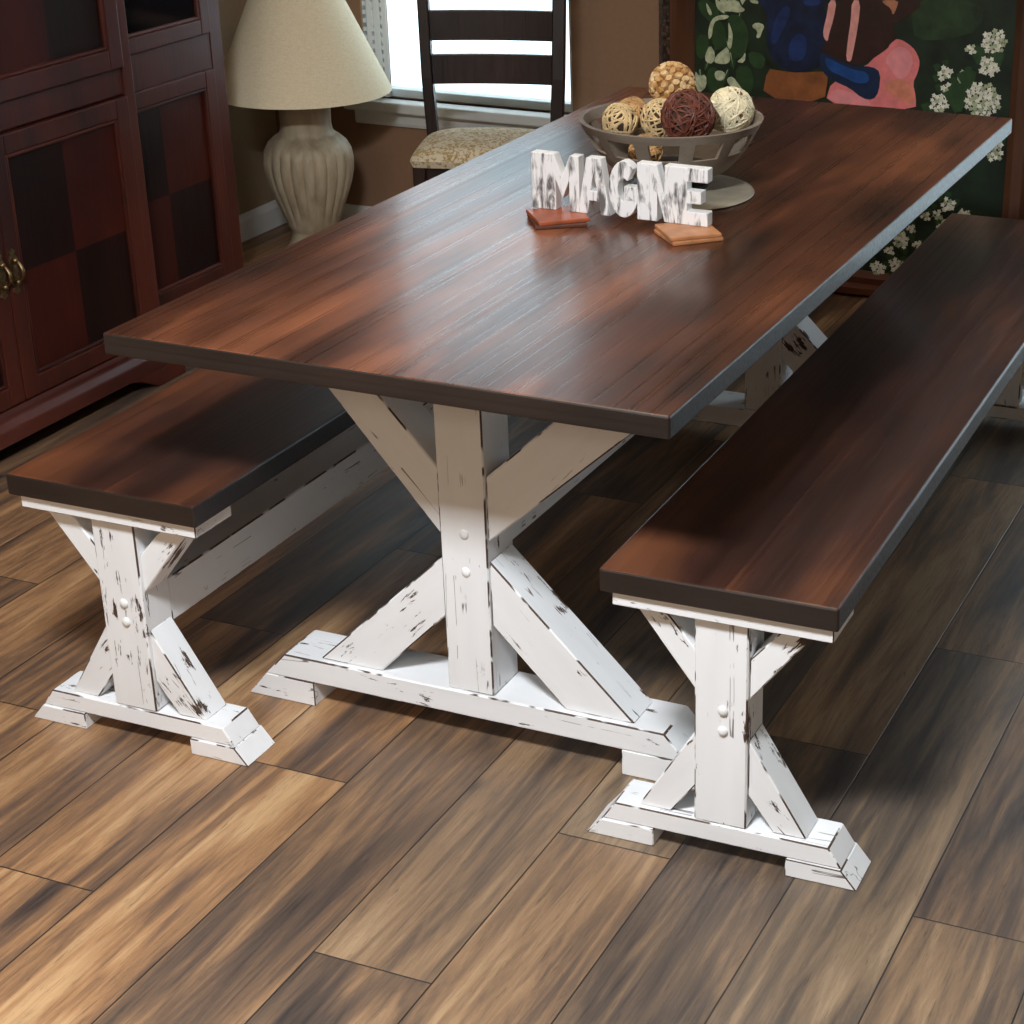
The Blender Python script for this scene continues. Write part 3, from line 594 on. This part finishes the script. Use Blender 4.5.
# ------------------------------------------------------------------ lamp
LX, LY = -1.825, 2.65
lamp = thing('table_lamp', 'large ribbed cream ceramic lamp with a wide conical linen shade, standing left of the window', 'lamp', (LX, LY, 0))
bm = B()
prof = [(.100, 0), (.104, .015), (.098, .035), (.080, .055), (.070, .080), (.068, .100), (.078, .118), (.082, .130), (.094, .160), (.112, .205), (.128, .250), (.137, .290), (.139, .320), (.134, .350), (.120, .376), (.100, .394), (.086, .402), (.080, .412), (.077, .43), (.078, .475), (.084, .500), (.082, .510), (.03, .514)]
def fine(prof, k=4):
    o = []
    for (a, b_), (c, d) in zip(prof, prof[1:]):
        for i in range(k): o.append((a+(c-a)*i/k, b_+(d-b_)*i/k))
    return o + [prof[-1]]
def rib(r, z, a):
    env = max(0, min(1, (z-.13)/.05))*max(0, min(1, (.385-z)/.05))
    return r*(1 - .055*env*(1-abs(math.sin(a*11)))**1.5)
lathe(bm, fine(prof, 3), 176, rf=rib); obj('lamp_base', bm, M['ceramic'], lamp, label='ribbed urn shaped ceramic base')
bm = B(); lathe(bm, [(.018, .512), (.018, .54), (.024, .545), (.024, .60), (.012, .605)], 24); obj('socket', bm, M['brass'], lamp)
bm = B()
SB, ST_, z0, z1 = .268, .103, .530, .885
zo = [(SB, z0), (ST_, z1), (ST_-.003, z1), (SB-.003, z0)]
lathe(bm, zo + [zo[0]], 96, cap=False); obj('lamp_shade', bm, M['shade'], lamp, label='wide cream linen cone shade')
bm = B(); tube(bm, [(.055*math.cos(a), 0, .70+.165*math.sin(a)-.14*0) if 0 <= a <= PI else (0, 0, 0) for a in [PI*k/14 for k in range(15)]], .002, 6)
tube(bm, [(.055, 0, .70), (.02, 0, .60)], .002, 6); tube(bm, [(-.055, 0, .70), (-.02, 0, .60)], .002, 6)
for k in range(3):
    a = 2*PI*k/3; tube(bm, [(0, 0, .865), (.100*math.cos(a), .100*math.sin(a), .878)], .002, 6)
obj('harp', bm, M['brass'], lamp)

# ------------------------------------------------------------------ chair
ch = thing('dining_chair', 'dark ladder back chair with cream patterned cushion seat in front of the window', 'chair', (-1.122, 2.50, 0), math.radians(19))
bw = .190                                               # half distance between back posts
sz = .455
def post_pts(s): return [(s*bw*.94, .16, 0), (s*bw*.95, .145, .25), (s*bw*.95, .14, .44), (s*bw, .148, .62), (s*bw*1.03, .172, .85), (s*bw*1.05, .20, 1.06)]
def sq_tube(bm, pts, hx, hy):
    rings = []
    for i, p in enumerate(pts):
        rings.append([bm.verts.new((p[0]+a*hx, p[1]+b_*hy, p[2])) for a, b_ in ((-1, -1), (1, -1), (1, 1), (-1, 1))])
    for a, b_ in zip(rings, rings[1:]):
        for k in range(4): bm.faces.new((a[k], a[(k+1) % 4], b_[(k+1) % 4], b_[k]))
    bm.faces.new(rings[0][::-1]); bm.faces.new(rings[-1])
for s in (-1, 1):
    bm = B(); sq_tube(bm, post_pts(s), .016 if s < 0 else .019, .018); obj('back_post', bm, M['chair'], ch, bevel=.004)
    bm = B(); sq_tube(bm, [(s*.168, -.145, 0), (s*.170, -.145, sz-.02)], .018, .018); obj('leg', bm, M['chair'], ch, bevel=.003)
def slat(z0, z1):
    b_ = B(); n = 12; rows = []
    for i in range(n+1):
        t = i/n*2-1; x = t*bw*1.0; y = .150 + (z0-.6)*.10 + .016*(1-t*t)
        rows.append([b_.verts.new(v) for v in ((x, y-.009, z0), (x, y+.009, z0), (x, y+.009+.006, z1), (x, y-.009+.006, z1))])
    for a, c in zip(rows, rows[1:]):
        for k in range(4): b_.faces.new((a[k], c[k], c[(k+1) % 4], a[(k+1) % 4]))
    b_.faces.new(rows[0][::-1]); b_.faces.new(rows[-1]); obj('slat', b_, M['chair'], ch, bevel=.003)
for z0, z1 in ((.600, .684), (.722, .806), (.846, .925), (.970, 1.055)): slat(z0, z1)
bm = B(); box(bm, -.172, .172, -.150, .13, sz-.075, sz-.022); obj('seat_frame', bm, M['chair'], ch, bevel=.004)
# cushion
bm = B(); n, m_ = 22, 18; top, bot = [], []
def cushion_xy(i, j):
    u, v = i/n*2-1, j/m_*2-1
    k = 1 - .05*(v+1)/2                                 # slightly narrower at the back
    r = .88                                             # squircle corners
    su = u*math.sqrt(1-.12*v*v); sv = v*math.sqrt(1-.12*u*u)
    return su*.205*k, -.012 + sv*.168, u, v
for i in range(n+1):
    rt, rb = [], []
    for j in range(m_+1):
        x, y, u, v = cushion_xy(i, j); e = (1-abs(u)**3.2)*(1-abs(v)**3.2)
        rt.append(bm.verts.new((x, y, sz-.004 + .040*max(0, e)**.42))); rb.append(bm.verts.new((x*.96, y*.96, sz-.024)))
    top.append(rt); bot.append(rb)
for i in range(n):
    for j in range(m_):
        bm.faces.new((top[i][j], top[i+1][j], top[i+1][j+1], top[i][j+1])).smooth = True; bm.faces.new((bot[i][j+1], bot[i+1][j+1], bot[i+1][j], bot[i][j]))
ed = [(i, 0) for i in range(n)] + [(n, j) for j in range(m_)] + [(i, m_) for i in range(n, 0, -1)] + [(0, j) for j in range(m_, 0, -1)]
for a, c in zip(ed, ed[1:] + ed[:1]): bm.faces.new((top[a[0]][a[1]], bot[a[0]][a[1]], bot[c[0]][c[1]], top[c[0]][c[1]])).smooth = True
obj('seat_cushion', bm, M['seat'], ch, label='cream and ochre patterned upholstered seat')

# ------------------------------------------------------------------ framed painting leaning on the back wall
FX0, FX1, PH = -.775, .387, 1.36
pa = thing('framed_painting', 'large framed oil painting of seated figures and white flowers, behind the table', 'painting', (-.194, 2.95, 0))
po = Vector((-.194, 2.95, 0)); YF = 2.935
def pb(b_, x0, x1, y0, y1, z0, z1, mi=0): box(b_, x0-po.x, x1-po.x, y0-po.y, y1-po.y, z0, z1, mi)
fw = .113; bh_ = .080
def rail(pts2, mat, axis):                              # stepped moulding, mitred
    b_ = B(); (ax, az), (bx, bz_), (cx_, cz_), (dx, dz) = pts2   # outer a,b  inner d,c
    prof = [(0, .0, .040), (.18, -.022, .040), (.42, -.030, .04), (.55, -.014, .04), (.80, -.020, .04), (1., .0, .04)]
    L, R_ = [], []
    for t, dy, _ in prof:
        L.append(b_.verts.new((ax+(dx-ax)*t-po.x, YF+dy-po.y, az+(dz-az)*t))); R_.append(b_.verts.new((bx+(cx_-bx)*t-po.x, YF+dy-po.y, bz_+(cz_-bz_)*t)))
    L2 = [b_.verts.new((ax-po.x, YF+.035-po.y, az)), b_.verts.new((dx-po.x, YF+.035-po.y, dz))]; R2 = [b_.verts.new((bx-po.x, YF+.035-po.y, bz_)), b_.verts.new((cx_-po.x, YF+.035-po.y, cz_))]
    for i in range(len(L)-1): b_.faces.new((L[i], L[i+1], R_[i+1], R_[i])).material_index = 1 if i < 2 else 0
    b_.faces.new((L2[0], L2[1], R2[1], R2[0])); b_.faces.new((L[0], R_[0], R2[0], L2[0])); b_.faces.new((L[-1], L2[1], R2[1], R_[-1]))
    b_.faces.new(L + [L2[1], L2[0]]); b_.faces.new(R_ + [R2[1], R2[0]])
    return obj('frame_rail', b_, mat, pa)
o_ = [(FX0, 0), (FX1, 0), (FX1, PH), (FX0, PH)]; i_ = [(FX0+fw, bh_), (FX1-fw, bh_), (FX1-fw, PH-bh_), (FX0+fw, PH-bh_)]
rail([o_[0], o_[1], i_[1], i_[0]], [M['frame_x'], M['frame_x']], 'x'); rail([o_[2], o_[3], i_[3], i_[2]], [M['frame_x'], M['carved']], 'x')
rail([o_[3], o_[0], i_[0], i_[3]], [M['frame'], M['carved']], 'z'); rail([o_[1], o_[2], i_[2], i_[1]], [M['frame'], M['frame']], 'z')
names = ['ground', 'greenlt', 'leafdk', 'leafwh', 'bluedk', 'blue', 'box', 'pink', 'pinklt', 'salmon', 'hair', 'skin', 'rib', 'sleeve', 'sleevelt', 'petal', 'petalc', 'stem']
bm = B(); pb(bm, FX0+fw-.003, FX1-fw+.003, YF+.002, YF+.03, bh_-.003, PH-bh_+.003)
NL = 0
def patch(pts, layer, nm):
    global NL; NL += 1; y = YF+.002 - .00002*NL - po.y
    f = bm.faces.new([bm.verts.new((px-po.x, y, pz)) for px, pz in pts]); f.material_index = names.index(nm)
def smooth_poly(p):                                     # one Chaikin pass rounds the brush shapes
    q = []
    for a, b_ in zip(p, p[1:]+p[:1]): q += [(a[0]*.75+b_[0]*.25, a[1]*.75+b_[1]*.25), (a[0]*.25+b_[0]*.75, a[1]*.25+b_[1]*.75)]
    return q
lay = 1
# upper part of the picture carries on above what is visible here: backs, heads, leaves
EXTRA = {'bluedk': [[(-.50, .80), (-.26, .80), (-.24, 1.0), (-.33, 1.08), (-.46, 1.04)]], 'hair': [[(-.22, .80), (.0, .80), (.02, .98), (-.05, 1.12), (-.17, 1.12), (-.22, .98)], [(-.44, 1.04), (-.32, 1.05), (-.31, 1.16), (-.38, 1.20), (-.45, 1.15)]],
         'leafdk': [[(-.65, .85), (-.60, .90), (-.62, 1.0), (-.65, .98)], [(-.58, .86), (-.54, .92), (-.57, 1.0), (-.61, .94)]]}
R_ = random.Random(11)
for k in range(85):                                     # foliage filling the left of the picture
    px, pz = R_.uniform(-.655, -.50), R_.uniform(.10, 1.24); a = R_.uniform(.9, 2.3); L_ = R_.uniform(.018, .034); w_ = L_*R_.uniform(.30, .45)
    leaf = [(px+math.cos(a)*t*L_-math.sin(a)*s*w_*(1-t*t), pz+math.sin(a)*t*L_+math.cos(a)*s*w_*(1-t*t)) for s, ts in ((1, (-1, -.6, -.2, .2, .6)), (-1, (1, .6, .2, -.2, -.6))) for t in ts]
    patch(leaf, 0, 'leafdk' if k % 3 else 'leafwh')
    if k % 3: patch([(px-math.cos(a)*L_*.8, pz-math.sin(a)*L_*.8), (px+math.cos(a+.12)*L_*.8, pz+math.sin(a+.12)*L_*.8), (px+math.cos(a)*L_*.9, pz+math.sin(a)*L_*.9)], 0, 'petalc')
for nm in ('greenlt', 'leafdk', 'leafwh', 'box', 'bluedk', 'blue', 'pink', 'pinklt', 'salmon', 'hair', 'skin', 'rib', 'sleeve', 'sleevelt'):
    for p in POLY[nm] + EXTRA.get(nm, []): patch(smooth_poly(p), lay, nm)
    lay += 1
R_ = random.Random(5)
patch(WEDGE, lay, 'petal')
for fx, fz, fr in FLOW:
    for k in range(3):
        a = R_.uniform(0, 6.28); px, pz = fx+math.cos(a)*fr*1.2, fz+math.sin(a)*fr*1.2
        patch([(px+fr*.5*math.cos(t)*(1.3 if q % 2 else .7), pz+fr*.5*math.sin(t)) for q, t in enumerate([2*PI*i/7 for i in range(7)])], lay, 'leafdk')
    n = max(6, int((fr/.0062)**1.75))
    for k in range(n):
        a = k*2.39996; rr = fr*.86*math.sqrt((k+.5)/n); px, pz = fx+rr*math.cos(a), fz+rr*math.sin(a); s = min(.0088, fr*.48)*R_.uniform(.8, 1.15); ph = R_.uniform(0, 6)
        patch([(px+s*(1 if q % 2 else .62)*math.cos(ph+2*PI*q/10), pz+s*(1 if q % 2 else .62)*math.sin(ph+2*PI*q/10)) for q in range(10)], lay+1+(k % 3), 'petal' if R_.random() > .25 else 'petalc')
cv = obj('canvas', bm, [M[n] for n in names], pa, label='dark green canvas painted with blue and pink clad figures and white blossoms')

# ------------------------------------------------------------------ light
def area(name, loc, rot, sx, sy, power, col, portal=False):
    l = bpy.data.lights.new(name, 'AREA'); l.shape = 'RECTANGLE'; l.size = sx; l.size_y = sy; l.energy = power; l.color = col
    if portal: l.cycles.is_portal = True
    o = bpy.data.objects.new(name, l); C.objects.link(o); o.location = loc; o.rotation_euler = rot; return o
area('ceiling_light', (.35, -1.35, 2.50), (0, 0, 0), .40, .40, KEY, (.90, .95, 1.))
area('front_fill', (-.4, -3.5, 2.35), (math.radians(35), 0, 0), .8, .8, FRONT, (1., .86, .68))  # unseen warm fill, added to lift the shaded front faces
area('overhead_fill', (-.2, 1.0, 2.52), (0, 0, 0), 1.2, 1.2, FILL, (1., .86, .70))  # unseen soft fill added overhead to warm and brighten the room
area('window_portal', ((W0+W1)/2, WY+T+.02, (WB+WT)/2), (-PI/2, 0, 0), W1-W0, WT-WB, 1, (1, 1, 1), True)
area('door_portal', ((DX0+DX1)/2, WY+T+.02, DZ/2), (-PI/2, 0, 0), DX1-DX0, DZ, 1, (1, 1, 1), True)
w = bpy.data.worlds.new('world'); bpy.context.scene.world = w; w.use_nodes = True
bg = w.node_tree.nodes['Background']; bg.inputs[0].default_value = (.74, .91, 1., 1); bg.inputs[1].default_value = SKY

# ------------------------------------------------------------------ camera
cam = bpy.data.cameras.new('camera'); co_ = bpy.data.objects.new('camera', cam); C.objects.link(co_)
co_.location = (CAM['cx'], CAM['cy'], CAM['cz']); co_.rotation_euler = (CAM['rx'], CAM['ry'], CAM['rz'])
cam.sensor_width = 36; cam.lens = CAM['f']/1024*36; cam.shift_x = (512-CAM['pu'])/1024; cam.shift_y = (CAM['pv']-512)/1024
cam.clip_start = .05
sc = bpy.context.scene; sc.camera = co_
vs = sc.view_settings; vs.view_transform = 'Standard'; vs.look = 'None'; vs.gamma = 1; vs.exposure = EXPO; vs.use_curve_mapping = False
